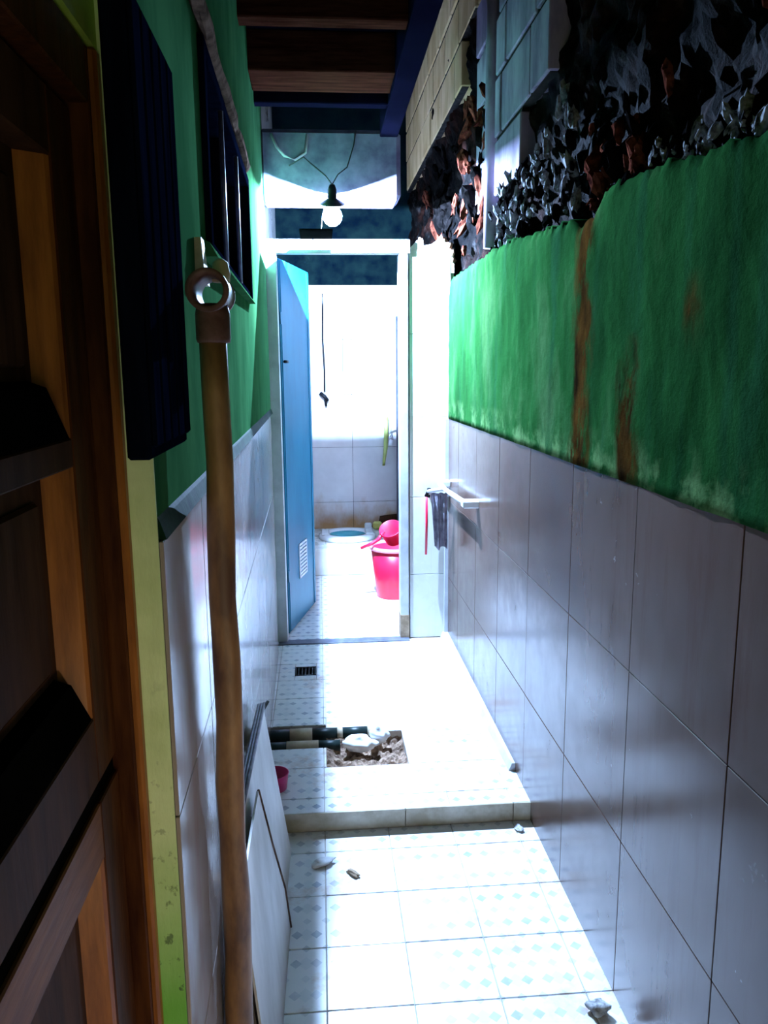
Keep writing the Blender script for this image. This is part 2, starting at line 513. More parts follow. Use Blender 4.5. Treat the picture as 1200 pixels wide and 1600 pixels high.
DRX0, DRX1, DRY0, DRY1 = -0.148, -0.046, 3.588, 3.70
lay((-0.24, 0.70), (0.8, STEP_Y), 0.0)
lay((-0.26, 0.70), (STEP_Y, 4.02), STEP_Z, [(HX0, HX1, HY0, HY1), (-0.3, TRX1, TRY0, TRY1), (DRX0, DRX1, DRY0, DRY1)])
lay((-0.30, 0.66), (4.09, 5.45), STEP_Z)
# riser tiles of the step
for x0, x1 in ((-0.24, 0.253), (0.253, 0.618), (0.618, 0.70)):
    box('riser_tile', x0+0.0012, x1-0.0012, STEP_Y-0.004, STEP_Y+0.008, 0.001, STEP_Z-0.001, 'riser', floor, 0.001)
# low kerb along the right wall of the upper floor
prism('kerb_strip', [(0.652, 2.60, STEP_Z), (0.70, 2.60, STEP_Z), (0.70, 4.075, STEP_Z), (0.628, 4.075, STEP_Z),
                     (0.664, 2.60, STEP_Z+0.028), (0.70, 2.60, STEP_Z+0.03), (0.70, 4.075, STEP_Z+0.03), (0.640, 4.075, STEP_Z+0.028)], 'white_frame', floor)
box('threshold_strip', -0.25, 0.455, 4.022, 4.088, STEP_Z-0.01, STEP_Z+0.006, 'threshold', floor, 0.002)
# squatting platform at the back of the bathroom
pl = box('platform', -0.30, 0.66, 5.462, 6.20, STEP_Z-0.01, 0.248, 'grout', floor)
for x0, x1 in ((-0.30, 0.185), (0.185, 0.605), (0.605, 0.66)):
    box('platform_tile', x0+.0015, x1-.0015, 5.452, 5.464, STEP_Z+.001, 0.255, 'tile_pillar', pl, 0.001)
for i in range(3):
    for j in range(2):
        box('platform_tile', -0.30+i*.32+.0015, -0.30+(i+1)*.32-.0015, 5.452+j*.374+.0015, 5.452+(j+1)*.374-.0015, 0.246, 0.256, 'tile_pillar', pl, 0.001)

# ---- broken soil in the hole
bm = bmesh.new()
nx, ny = 34, 30
grid = []
for i in range(nx+1):
    rowv = []
    for j in range(ny+1):
        x = HX0 + (HX1-HX0)*i/nx
        y = HY0 + (HY1-HY0)*j/ny
        e = min(i, nx-i, j, ny-j)/4.0
        z = 0.022 + 0.030*noise.noise(Vector((x*18, y*18, 1.5))) + 0.018*noise.noise(Vector((x*55, y*55, 4.0))) + max(0, 1-e)*0.022
        rowv.append(bm.verts.new((x, y, min(z, STEP_Z-0.004))))
    grid.append(rowv)
for i in range(nx):
    for j in range(ny):
        bm.faces.new((grid[i][j], grid[i+1][j], grid[i+1][j+1], grid[i][j+1]))
soil = to_obj('soil', bm, 'soil', floor)
soil['kind'] = 'stuff'

# ---- left wall (slightly out of square)
wl = empty('wall_left', (-0.209, 1.0, 0), 0.0130)
tag(wl, 'left wall, green plaster above white glazed tiles', 'wall', None, 'structure')
# local frame: x = 0 plaster face, y = 0 near end
WY0, WY1, WZ0, WZ1 = 0.655, 1.83, 1.745, 2.135        # window opening
boxes('plaster', [
    (-0.30, 0, 0, WY0, 0, 2.75), (-0.30, 0, WY1, 3.10, 0, 2.75),
    (-0.30, 0, WY0, WY1, 0, WZ0), (-0.30, 0, WY0, WY1, WZ1, 2.75)], 'left_green', wl)
box('lime_end_face', -0.30, 0.0005, -0.004, 0.0, 0, 2.75, 'lime_wall', wl)
LT = 0.425
zs = [0.0, 0.054, 0.479, 0.904, 1.288]
ys = [0.0] + [0.36 + LT*k for k in range(7)]
for a in range(len(zs)-1):
    for b in range(len(ys)-1):
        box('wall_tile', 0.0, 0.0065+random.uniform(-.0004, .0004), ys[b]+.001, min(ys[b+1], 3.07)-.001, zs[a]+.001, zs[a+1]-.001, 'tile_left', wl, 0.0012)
# dark green sloping lip over the tiles
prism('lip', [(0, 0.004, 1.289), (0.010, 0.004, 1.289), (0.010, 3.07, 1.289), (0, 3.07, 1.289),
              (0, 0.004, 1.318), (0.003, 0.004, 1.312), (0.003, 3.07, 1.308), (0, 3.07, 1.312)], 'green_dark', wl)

# window in the left wall
w1 = empty('window_1', (-0.209, 1.0, 0), 0.0130)
tag(w1, 'high dark window with vertical bars in the green left wall', 'window', None, 'structure')
box('pane', -0.10, -0.095, WY0, WY1, WZ0, WZ1, 'navy_glass', w1)
boxes('window_frame', [(-0.11, 0.012, WY0, WY0+.035, WZ0, WZ1), (-0.11, 0.012, WY1-.035, WY1, WZ0, WZ1),
                       (-0.11, 0.006, WY0, WY1, WZ0, WZ0+.02), (-0.11, 0.012, WY0, WY1, WZ1-.03, WZ1)], 'navy', w1, 0.002)
box('window_frame', -0.09, -0.02, 1.24, 1.27, WZ0+.02, WZ1-.03, 'navy', w1, 0.002)
for y in (1.02, 1.42):
    tube('window_bar', [(0.004, y, WZ0+.01), (0.004, y, WZ1-.01)], 0.006, 'bar', w1)
# weathered batten over the window and its broken sill
pts = [(0.014+random.uniform(-.003, .003), 0.15+0.105*k, 2.150+random.uniform(-.007, .007)) for k in range(16)]
tube('batten', pts, [0.014+random.uniform(-.004, .004) for _ in pts], 'batten', w1, 8, 0.2, False)
prism('sill', [(0, WY0-.08, WZ0-.03), (0.03, WY0-.08, WZ0-.03), (0.02, WY1, WZ0-.016), (0, WY1, WZ0-.016),
               (0, WY0-.08, WZ0+.002), (0.016, WY0-.08, WZ0-.004), (0.010, WY1, WZ0), (0, WY1, WZ0+.002)], 'left_green', w1)
prism('sill_chip', [(0.0, .47, 1.655), (0.018, .47, 1.655), (0.018, .53, 1.655), (0, .53, 1.655),
                    (0, .48, 1.735), (0.012, .48, 1.735), (0.012, .52, 1.735), (0, .52, 1.735)], 'cream', w1)

# wall over and before the brown door (lime paint)
wf = boxes('wall_front', [(-0.52, -0.243, 0.10, 0.999, 1.86, 2.75), (-0.52, -0.243, -1.3, 0.10, 0, 2.75), (-0.52, -0.40, 0.10, 0.999, 0, 1.86)], 'lime')
tag(wf, 'lime painted wall around the brown door', 'wall', None, 'structure')

# ---- brown panel door, split in two leaves
d2 = empty('door_2', (-0.27, 0.25, 0))
tag(d2, 'dark brown panelled wooden door, split across the middle', 'door', None, 'structure')
def dbox(name, x0, x1, y0, y1, z0, z1, mat, parent=None, bev=0.002):
    return box(name, x0, x1, y0-0.25, y1-0.25, z0, z1, mat, parent or d2, bev)
YN, YF = 0.16, 0.966
def leaf(z0, z1, rails, nm):
    lf = dbox(nm, -0.045, -0.030, YN, YF, z0, z1, 'wood_panel')
    dbox('stile', -0.045, 0, 0.885, YF, z0, z1, 'wood_door', lf)
    dbox('stile', -0.045, 0, YN, YN+.085, z0, z1, 'wood_door', lf)
    for a, b in rails:
        dbox('rail', -0.045, -0.0005, YN+.085, 0.885, a, b, 'wood_panel' if a > 1 else 'wood_rail', lf)
    for (a, b), (c, d) in zip(rails[:-1], rails[1:]):
        # raised field and bevelled mouldings of one panel
        yb = 0.885 - 0.25
        y0 = YN + .085 - 0.25
        prism('moulding', [(-0.031, yb-.024, b), (-0.031, yb, b), (-0.002, yb, b), (-0.005, yb-.006, b),
                           (-0.031, yb-.024, c), (-0.031, yb, c), (-0.002, yb, c), (-0.005, yb-.006, c)], 'wood_bead', lf)
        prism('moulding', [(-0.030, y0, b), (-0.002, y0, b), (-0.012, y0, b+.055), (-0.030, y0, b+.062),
                           (-0.030, yb-.004, b), (-0.002, yb-.004, b), (-0.012, yb-.034, b+.055), (-0.030, yb-.034, b+.062)], 'shade_black', lf)  # bottom bevel painted black for the shade that falls there
        dbox('panel_field', -0.031, -0.024, YN+.12, 0.835, b+.075, c-.03, 'wood_panel', lf, 0.004)
    return lf
leaf(1.022, 1.79, [(1.022, 1.104), (1.398, 1.430), (1.72, 1.79)], 'upper_leaf')
leaf(0.02, 0.997, [(0.02, 0.12), (0.46, 0.53), (0.925, 0.997)], 'lower_leaf')
dbox('gap_shade_strip', -0.05, -0.006, YN, YF, 0.997, 1.022, 'shade_black', None, 0)  # black strip standing for the shade in the gap between the leaves
dbox('door_post', -0.06, 0.021, YF+.003, 0.9955, 0.0, 1.858, 'wood_door')
dbox('post_bead', 0.014, 0.030, YF+.010, 0.9955, 0.0, 1.858, 'wood_bead', None, 0.004)
dbox('door_post', -0.06, 0.021, 0.105, YN-.003, 0.0, 1.858, 'wood_door')
dbox('door_head', -0.06, 0.021, YN, YF, 1.795, 1.858, 'wood_door')

# ---- right wall
wr = empty('wall_right', (0.684, 1.2, 0), 0.0060)
tag(wr, 'right wall of grey tiles, green plaster and broken masonry', 'wall', None, 'structure')
def wy(y):
    return y - 1.2
# core of rough dark masonry (local x: 0 = tile face)
bm = bmesh.new()
ny, nz = 300, 90
Y0, Y1, Z0, Z1 = -2.2, 5.0, 1.55, 3.55
vv = []
for i in range(ny+1):
    rowv = []
    for j in range(nz+1):
        y = Y0 + (Y1-Y0)*i/ny
        z = Z0 + (Z1-Z0)*j/nz
        x = 0.062 + 0.045*noise.noise(Vector((0.3, y*5, z*5))) + 0.030*noise.noise(Vector((2.3, y*14, z*14))) + 0.012*noise.noise(Vector((5.3, y*40, z*40)))
        rowv.append(bm.verts.new((x, y, z)))
    vv.append(rowv)
for i in range(ny):
    for j in range(nz):
        bm.faces.new((vv[i][j], vv[i][j+1], vv[i+1][j+1], vv[i+1][j]))
add_box(bm, 0.14, 0.24, Y0, Y1, -0.1, 3.6)
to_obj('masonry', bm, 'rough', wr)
box('tile_backing', 0.008, 0.16, -2.2, wy(4.15), -0.1, 1.25, 'grout', wr)
RT = 0.43
zr = [0.0, 0.405, 0.826, 1.25]
yr = [1.203 + RT*k for k in range(-3, 8)]
for a in range(3):
    for b in range(len(yr)-1):
        ya, yb = yr[b], min(yr[b+1], 4.07)
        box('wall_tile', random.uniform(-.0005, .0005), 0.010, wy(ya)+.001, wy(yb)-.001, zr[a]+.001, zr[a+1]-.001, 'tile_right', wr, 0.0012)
# green plaster coat with a broken top edge
prof = [(-0.4, 1.80), (0.6, 1.80), (1.0, 1.835), (1.214, 1.853), (1.42, 1.872), (1.60, 1.895), (1.72, 1.905), (1.88, 1.915), (1.93, 1.905), (2.0, 1.86), (2.09, 1.862), (2.14, 1.885), (2.42, 1.907), (2.82, 1.942), (3.25, 1.948), (4.07, 1.945)]
def ptop(y):
    for (a, za), (b, zb) in zip(prof[:-1], prof[1:]):
        if a <= y <= b:
            return za + (zb-za)*(y-a)/(b-a)
    return prof[-1][1]
bm = bmesh.new()
N, K = 260, 26
fr = []
bk = []
for i in range(N+1):
    y = -0.4 + 4.47*i/N
    zt = ptop(y) + 0.016*noise.noise(Vector((y*22, 0, 3))) + 0.010*noise.noise(Vector((y*70, 0, 7)))
    rowf = []
    for k in range(K+1):
        z = 1.2495 + (zt-1.2495)*k/K
        x = -0.004 + 0.005*noise.noise(Vector((1, y*7, z*7))) + 0.003*noise.noise(Vector((4, y*25, z*25)))
        if k == 0:
            x -= 0.002
        if k == K:
            x += 0.008
        rowf.append(bm.verts.new((x, wy(y), z)))
    fr.append(rowf)
    bk.append((bm.verts.new((0.05, wy(y), 1.2495)), bm.verts.new((0.05, wy(y), zt+0.012*noise.noise(Vector((y*30, 2, 2)))))))
for i in range(N):
    for k in range(K):
        bm.faces.new((fr[i][k], fr[i][k+1], fr[i+1][k+1], fr[i+1][k]))
    bm.faces.new((fr[i][K], bk[i][1], bk[i+1][1], fr[i+1][K]))
    bm.faces.new((fr[i][0], fr[i+1][0], bk[i+1][0], bk[i][0]))
to_obj('green_plaster', bm, 'green', wr, True)

# hollow blocks laid above
def blk(y0, y1, z0, z1, mat, x=0.02):
    dx = random.uniform(-.004, .004)
    box('block', x+dx, x+.08, wy(y0)+.008, wy(y1)-.008, z0+.009, z1-.009, mat, wr, 0.004)
M['mortar'] = simple('dark_mortar', (0.012, 0.011, 0.012), (0.04, 0.036, 0.036), 20, 0.95, spec=0.0)
CZ = [2.15, 2.36, 2.58, 2.79, 3.0, 3.205, 3.41]
starts = [2.78, 2.46, 2.22, 2.14, 2.14, 2.14]
for r in range(6):
    y = starts[r]
    first = True
    while y < 3.17:
        ln = (0.22 if (r % 2) else 0.40) if first else 0.40
        first = False
        y2 = min(y+ln, 3.18)
        if y2-y > 0.05:
            blk(y, y2, CZ[r], CZ[r+1], 'block_grey')
        y = y2
for r in range(6):
    blk(3.36, 3.60, CZ[r], CZ[r+1], 'block_grey' if r < 4 else 'block_tan', 0.03)
for r in range(3, 6):
    y = 3.60
    ln = 0.2 if r % 2 else 0.4
    if r == 3:
        y = 3.9
    while y < 6.1:
        y2 = min(y+ln, 6.15)
        blk(y, y2, CZ[r], CZ[r+1], 'block_tan')
        y = y2
        ln = 0.4
for r in range(6):
    box('mortar_joint', 0.027, 0.06, wy(starts[r])+.02, wy(3.18)-.01, CZ[r]+.006, CZ[r+1]+.004, 'mortar', wr)
    if r >= 3:
        box('mortar_joint', 0.027, 0.06, wy(3.9 if r == 3 else 3.6)+.02, wy(6.14), CZ[r]+.006, CZ[r+1]+.004, 'mortar', wr)
# drain pipe up the wall between the blocks
dp = tube('drain_pipe', [(0.035, wy(3.26), 1.98), (0.035, wy(3.26), 3.45)], 0.036, 'block_grey', None, 14)
dp.matrix_world = Matrix.Translation((0.684, 1.2, 0)) @ Matrix.Rotation(0.006, 4, 'Z')
tag(dp, 'grey vertical pipe between the pale blocks of the right wall', 'pipe')

# rubble along the broken edge
RW = [rock_mesh('rubble', 'rub_white', s, 2, 0.6, False) for s in range(4)]
RR = [rock_mesh('rubble', 'rub_red', s+9, 2, 0.5, False) for s in range(3)]
RD = [rock_mesh('rubble', 'rub_dark', s+20, 2, 0.5, False) for s in range(3)]
def rub(ms, y, z, s, x=0.022):
    link('rubble', random.choice(ms), (x+random.uniform(-.006, .014), wy(y), z), (s*random.uniform(.4, .7), s*random.uniform(.5, 1.0), s*random.uniform(.9, 1.9)),
         (random.uniform(-.7, .7), random.uniform(-.5, .5), random.uniform(-.4, .4)), wr)
for _ in range(130):      # white mortar flakes below the blocks
    y = random.uniform(2.2, 3.3)
    zt = 2.17 + max(0, (2.75-y))*0.22
    z = random.uniform(1.94, zt)
    rub(RW if random.random() < .6 else RD, y, z, random.uniform(.007, .024))
for _ in range(110):      # pale ridge of the near plaster edge
    y = random.uniform(0.9, 1.72)
    rub(RW if random.random() < .55 else RD, y, ptop(y)+random.uniform(-.004, .055), random.uniform(.005, .017))
for _ in range(34):      # red brick at the bend
    y = random.uniform(1.72, 2.06)
    rub(RR if random.random() < .7 else RD, y, ptop(y)+random.uniform(-.005, .17)*(1 if y > 1.8 else .4), random.uniform(.012, .032))
for _ in range(50):      # dark lumps further up
    y = random.uniform(1.0, 2.15)
    rub(RD if random.random() < .8 else RR, y, random.uniform(2.0, 2.5), random.uniform(.012, .028), 0.045)
for _ in range(55):      # dark red lumps over the doorway end
    y = random.uniform(3.3, 5.2)
    rub(RD if random.random() < .6 else RR, y, random.uniform(1.96, 2.7), random.uniform(.02, .05), 0.03)

wbk = box('wall_rear_blocker', -0.55, 0.95, -1.42, -1.30, 1.20, 3.6, 'lime')  # added unseen wall, cuts down light from behind
tag(wbk, 'unseen lime wall added behind the viewer to limit light', 'wall', None, 'structure')
# ---- pillar right of the bathroom door
pb = boxes('wall_pillar', [(0.468, 0.69, 4.085, 4.22, 0.0, 2.10)], 'grout')
tag(pb, 'narrow white tiled pier between bathroom doorway and right wall', 'wall', None, 'structure')
zp = [STEP_Z, 0.42, 0.84, 1.26, 1.68, 2.09]
for a in range(5):
    box('wall_tile', 0.462, 0.672, 4.074, 4.086, zp[a]+.001, zp[a+1]-.001, 'tile_pillar', pb, 0.001)
    box('wall_tile', 0.456, 0.469, 4.150, 4.22, zp[a]+.001, zp[a+1]-.001, 'tile_pillar', pb, 0.001)
bm = bmesh.new()
crest = [(0.468, 2.09), (0.468, 2.10), (0.50, 2.135), (0.53, 2.145), (0.535, 2.11), (0.575, 2.118), (0.60, 2.135), (0.625, 2.165), (0.635, 2.13), (0.668, 2.12), (0.675, 2.07), (0.690, 2.02), (0.690, 1.98), (0.672, 1.98), (0.672, 2.09)]
vf = [bm.verts.new((x, 4.076, z)) for x, z in crest]
vb = [bm.verts.new((x, 4.20, z-0.01)) for x, z in crest]
bm.faces.new(vf)
bm.faces.new(vb)
for i in range(len(crest)):
    k = (i+1) % len(crest)
    bm.faces.new((vf[i], vf[k], vb[k], vb[i]))
to_obj('broken_top', bm, 'tile_pillar', pb)
CH = [rock_mesh('brick_chip', 'chip', s+40, 2) for s in range(2)]
for x, z, s in ((0.662, 2.11, .020), (0.676, 2.075, .020), (0.683, 2.04, .016), (0.640, 2.135, .014), (0.52, 2.14, .011)):
    link('brick_chip', random.choice(CH), (x, 4.09, z), (s, s, s*1.2), (random.random()*6, random.random(), 0), pb)
box('corner_trim', 0.645, 0.668, 4.060, 4.074, STEP_Z+.03, 1.25, 'white_frame', pb, 0.002)

# ---- bathroom walls
wb = boxes('wall_back', [(-0.45, 0.80, 6.21, 6.40, 0, 3.6)], 'moss')
tag(wb, 'back wall of the bathroom, white tiles under mossy green plaster', 'wall', None, 'structure')
zb = [0.05, 0.469, 0.905, 1.315, 1.735, 2.14]
xb = [-0.32, -0.11, 0.25, 0.61, 0.66]
for a in range(5):
    for b in range(4):
        box('wall_tile', xb[b]+.0012, xb[b+1]-.0012, 6.198, 6.212, zb[a]+.0012, zb[a+1]-.0012, 'tile_back', wb, 0.0012)
wbl = boxes('wall_bath', [(-0.50, -0.30, 4.10, 6.21, 0, 3.6), (0.655, 0.69, 4.22, 6.21, 0, 2.1)], 'tile_back')
tag(wbl, 'side walls of the bathroom behind the teal door', 'wall', None, 'structure')

# ---- ceiling and beams
ce = boxes('ceiling', [(-0.55, 0.335, -1.3, 4.05, 2.74, 2.80), (-0.55, 0.95, -1.3, 6.45, 3.55, 3.62), (-0.55, -0.45, -1.3, 4.1, 2.7, 3.6)], 'ceil')
tag(ce, 'dark board ceiling over the passage', 'ceiling', None, 'structure')
for y in (0.4, 1.0, 1.6, 2.2, 2.74):
    box('batten', -0.24, 0.33, y, y+.075, 2.60, 2.74, 'batten_red', ce, 0.004)
box('batten', -0.24, 0.33, 3.19, 3.42, 2.60, 2.74, 'batten_red', ce, 0.004)
box('joist', 0.31, 0.395, -1.3, 3.95, 2.58, 2.74, 'ceil', ce, 0.004)
box('joist', -0.25, 0.31, 3.50, 3.56, 2.585, 2.74, 'ceil', ce, 0.004)

bb = box('trim_1', -0.262, 0.415, 4.0, 4.24, 2.312, 2.63, 'beam', None, 0.022)
tag(bb, 'rough whitewashed concrete beam above the bathroom doorway', 'beam', None, 'structure')

# ---- bathroom door frame and leaf
d1 = empty('door_1', (-0.19, 4.10, STEP_Z))
tag(d1, 'open teal bathroom door in a white frame', 'door', None, 'structure')
O = Vector((-0.19, 4.10, STEP_Z))
def ebox(name, x0, x1, y0, y1, z0, z1, mat, parent=None, bev=0.003):
    return box(name, x0-O.x, x1-O.x, y0-O.y, y1-O.y, z0-O.z, z1-O.z, mat, parent or d1, bev)
ebox('jamb', -0.252, -0.198, 4.062, 4.15, STEP_Z-.005, 2.07, 'white_frame')
ebox('jamb', 0.410, 0.455, 4.062, 4.15, STEP_Z-.005, 2.07, 'white_frame')
ebox('jamb_foot', 0.408, 0.457, 4.060, 4.152, STEP_Z, 0.20, 'leaf_brown')
ebox('header', -0.254, 0.466, 4.058, 4.11, 2.070, 2.137, 'white_frame')
# leaf: swings into the bathroom about the left jamb
ang = math.atan2(4.81-4.18, -0.045+0.195)
W, H, T = 0.61, 1.985, 0.028
lo = Vector((-0.192, 4.175, STEP_Z+0.012)) - O
lf = box('leaf', 0, W, 0, T, 0, H, 'teal_door', d1, 0.003)
lf.location = lo
lf.rotation_euler = (0, 0, ang)
for x0, x1 in ((0.012, 0.05), (W-.05, W-.012)):
    box('leaf_edge_strip', x0, x1, -0.004, 0.001, 0.01, H-.01, 'teal_door', lf, 0.001)
vn = boxes('vent', [(0.23, 0.40, -0.006, 0.0, 0.25, 0.262), (0.23, 0.40, -0.006, 0, 0.438, 0.45), (0.23, 0.242, -0.006, 0, 0.25, 0.45), (0.388, 0.40, -0.006, 0, 0.25, 0.45)] +
           [(0.24, 0.39, -0.005, 0.0, 0.268+.0213*k, 0.280+.0213*k) for k in range(8)], 'vent', lf)
tube('door_latch', [(0.02, -0.012, 1.47), (0.07, -0.012, 1.47)], 0.008, 'black', lf)
box('hinge', -0.004, 0.012, -0.004, 0.0, 1.66, 1.72, 'teal_door', lf)
box('hinge', -0.004, 0.012, -0.004, 0.0, 0.29, 0.35, 'teal_door', lf)

# ================================================================== THINGS
# ---- light bulb hanging before the beam
BX, BY, BZ = 0.080, 3.90, 2.250
lb = empty('light_bulb', (BX, BY, BZ+0.10))
def L(p):
    return (p[0]-BX, p[1]-BY, p[2]-BZ-0.10)
tl = rot_to((0, -math.sin(math.radians(22)), math.cos(math.radians(22))))
bc = L((BX, BY, BZ))
bg_ = lathe('bulb_glass', [(0, -0.082), (0.018, -0.078), (0.034, -0.066), (0.044, -0.048), (0.046, -0.034), (0.042, -0.018), (0.032, -0.002), (0.022, 0.012), (0.0185, 0.022)], 'bulb', lb, 28, bc, tl)
lathe('led_core', [(0, -0.0042), (0.003, -0.003), (0.0042, 0.0), (0.003, 0.003), (0, 0.0042)], 'led', bg_, 16, bc, tl)
lathe('bulb_base', [(0, 0.034), (0.019, 0.034), (0.018, 0.055), (0.014, 0.066), (0, 0.066)], 'white_plastic', lb, 24, bc, tl)
lh_ = lathe('lamp_holder', [(0.019, 0.024), (0.058, 0.018), (0.060, 0.022), (0.022, 0.045), (0.021, 0.085), (0.012, 0.105), (0, 0.107)], 'black', lb, 24, bc, tl)
tp_ = Vector((BX, BY-.035, BZ+.098))
tube('flex', [L(tp_), L((BX-.03, BY+.02, BZ+.15)), L((-0.01, 3.97, 2.46)), L((-0.05, 3.995, 2.50)), L((-0.12, 3.994, 2.46))], 0.0035, 'wire', lh_, 8)
tube('flex', [L(tp_), L((BX+.03, BY+.04, BZ+.16)), L((0.155, 3.97, 2.45)), L((0.19, 3.994, 2.56)), L((0.20, 3.994, 2.62))], 0.003, 'wire', lh_, 8)
dt_ = box('shadow_plate', -0.075-BX, 0.0765-BX, 3.74-BY, 4.015-BY, 2.128-BZ-.1, 2.132-BZ-.1, 'shade_black', lb)  # added plate, casts the shadow along the left of the floor
tube('shadow_plate_wire', [L((0.02, 3.99, 2.132)), L((0.035, 3.985, 2.24)), L((0.066, 3.885, 2.33))], 0.002, 'wire', dt_, 6)  # added wire that holds the shadow plate
tag(lb, 'glowing blue-white light bulb hanging in front of the concrete beam', 'light bulb')
cw = tube('electric_cable', [(-0.20, 3.99, 2.60), (-0.175, 3.985, 2.54), (-0.14, 3.983, 2.50), (-0.09, 3.985, 2.485), (-0.04, 3.985, 2.515), (-0.03, 3.99, 2.60)], 0.007, 'wire_light', None, 8)
tag(cw, 'pale looped cable fixed to the concrete beam left of the bulb', 'cable')

# ---- shutter beside the brown door
sh = empty('window_shutter', (-0.185, 0.94, 1.41))
boxes('shutter_board', [(-0.015, 0.010, -0.11, 0.115, 0.0, 0.462)], 'navy', sh, 0.003)
for k in range(5):
    y = -0.105 + k*0.0455
    box('slat', 0.009, 0.0155, y, y+.038, 0.012, 0.45, 'navy', sh, 0.003)
box('bracket', -0.028, -0.014, 0.075, 0.105, 0.08, 0.12, 'black', sh)
box('bracket', -0.028, -0.014, 0.075, 0.105, 0.34, 0.38, 'black', sh)
tag(sh, 'dark navy wooden shutter hanging on the lime wall beside the brown door', 'shutter')

# ---- brown standing pipe with a tee on top
pp = empty('standing_pipe', (-0.176, 1.30, 0))
def P(p):
    return (p[0]+0.176, p[1]-1.30, p[2])
n = 14
pts = [P((-0.176+0.010*(k/n)+0.002*math.sin(k*1.7), 1.30+.002*math.sin(k*2.3), 1.575*k/n)) for k in range(n+1)]
tube('shaft', pts, [0.0265-0.0050*(k/n)+0.0012*math.sin(k*2.9) for k in range(n+1)], 'pipe_brown', pp, 16, 0.03)
lathe('collar', [(0.0, 0), (0.0255, 0.0), (0.0275, 0.006), (0.0275, 0.045), (0.024, 0.06), (0, 0.06)], 'tee', pp, 20, P((-0.166, 1.30, 1.545)))
td = Vector((0.0, -1.0, 0.0))
lathe('tee_socket', [(0.0225, -0.055), (0.0315, -0.055), (0.0325, -0.042), (0.0305, -0.038), (0.0305, 0.038), (0.0325, 0.042), (0.0325, 0.055), (0.0245, 0.055), (0.0225, 0.0), (0.0225, -0.055)], 'tee', pp, 28, P((-0.166, 1.30, 1.622)), rot_to(td))
lathe('stub', [(0, 0), (0.014, 0.0), (0.015, 0.012), (0.012, 0.030), (0.004, 0.036), (0, 0.036)], 'cream', pp, 14, P((-0.152, 1.315, 1.640)))
tag(pp, 'tall brown pipe with an open tee on top standing at left wall', 'pipe')

# ---- leaning white boards
def slab(name, a, b, c, d, th, mat, parent, off):
    """quad a-b-c-d (bottom near, bottom far, top far, top near), thickness towards the wall"""
    a, b, c, d = [Vector(p)-off for p in (a, b, c, d)]
    nrm = (b-a).cross(d-a).normalized()
    if nrm.x > 0:
        nrm = -nrm
    t = nrm*th
    return prism(name, [a, b, c, d, a+t, b+t, c+t, d+t], mat, parent)
off = Vector((-0.13, 1.9, 0))
b1 = empty('leaning_board', off)
pn_ = slab('panel', (-0.146, 1.45, 0), (-0.122, 2.285, 0), (-0.184, 2.17, 0.545), (-0.190, 1.40, 0.545), 0.012, 'board', b1, off)
for k in range(3):
    x = -0.180 - 0.008*k
    tube('edge_rib', [Vector((x-.014, 1.40, 0.552-.002*k))-off, Vector((x, 2.17, 0.552-.002*k))-off], 0.0048, 'channel', pn_, 8)
tube('end_rib', [Vector((-0.170, 2.172, 0.556))-off, Vector((-0.198, 2.10, 0.53))-off, Vector((-0.205, 2.02, 0.50))-off], 0.005, 'black', b1, 8)
tag(b1, 'tall white board with grey ribbed top edge leaning on left wall', 'board')
off2 = Vector((-0.11, 1.6, 0))
b2 = empty('leaning_board', off2)
bm = bmesh.new()
A = [Vector(p)-off2 for p in [(-0.120, 1.36, 0), (-0.118, 1.60, 0), (-0.112, 1.93, 0), (-0.124, 1.92, 0.13), (-0.146, 1.83, 0.32), (-0.166, 1.74, 0.52), (-0.168, 1.36, 0.52)]]
va = [bm.verts.new(p) for p in A]
vb = [bm.verts.new(p+Vector((-0.005, 0, -0.0))) for p in A]
bm.faces.new(va)
bm.faces.new(vb)
for i in range(len(A)):
    k = (i+1) % len(A)
    bm.faces.new((va[i], va[k], vb[k], vb[i]))
to_obj('panel', bm, 'board', b2)
tube('edge_strip', [A[2]+Vector((.001, .002, 0.004)), A[3]+Vector((0.001, .003, 0)), A[4]+Vector((0.001, .003, 0)), A[5]+Vector((0, .003, 0))], 0.0035, 'batten', b2, 6)
tag(b2, 'shorter white board with slanted far edge, nearest the brown pipe', 'board')

# ---- pink cup behind the boards
pk = empty('pink_cup', (-0.185, 2.56, STEP_Z))
lathe('cup_body', [(0, 0.0), (0.040, 0.0), (0.047, 0.056), (0.049, 0.058), (0.045, 0.059), (0.038, 0.006), (0, 0.006)], 'pink', pk, 24)
tube('cup_handle', [(-0.02, 0.038, 0.046), (-0.03, 0.065, 0.046), (-0.045, 0.10, 0.044)], [0.010, 0.009, 0.007], 'pink', pk, 8)
tag(pk, 'magenta plastic cup on upper floor half hidden by the boards', 'cup')

# ---- two pipes in the trench
def band_pipe(y, z, r, segs, label, x1):
    e = empty('floor_pipe', (-0.235, y, z))
    x = 0.0
    for ln, mt in segs:
        rr = r if mt == 'pvc_green' else r*1.07
        nm = 'pipe_length' if mt == 'pvc_green' else 'sleeve'
        tube(nm, [(x, 0, 0), (x+ln, 0, 0)], rr, mt, e, 16)
        x += ln
    tag(e, label, 'pipe', 'pipes crossing the upper floor')
band_pipe(2.985, 0.052, 0.026, [(0.085, 'pvc_green'), (0.090, 'tape'), (0.10, 'pvc_green'), (0.022, 'tape'), (0.10, 'pvc_green'), (0.02, 'tape')], 'banded pipe farther from the step, running into the floor hole', .2)
band_pipe(2.895, 0.046, 0.023, [(0.075, 'pvc_green'), (0.125, 'tape'), (0.085, 'pvc_green')], 'banded pipe nearer the step, ending at the floor hole', .15)

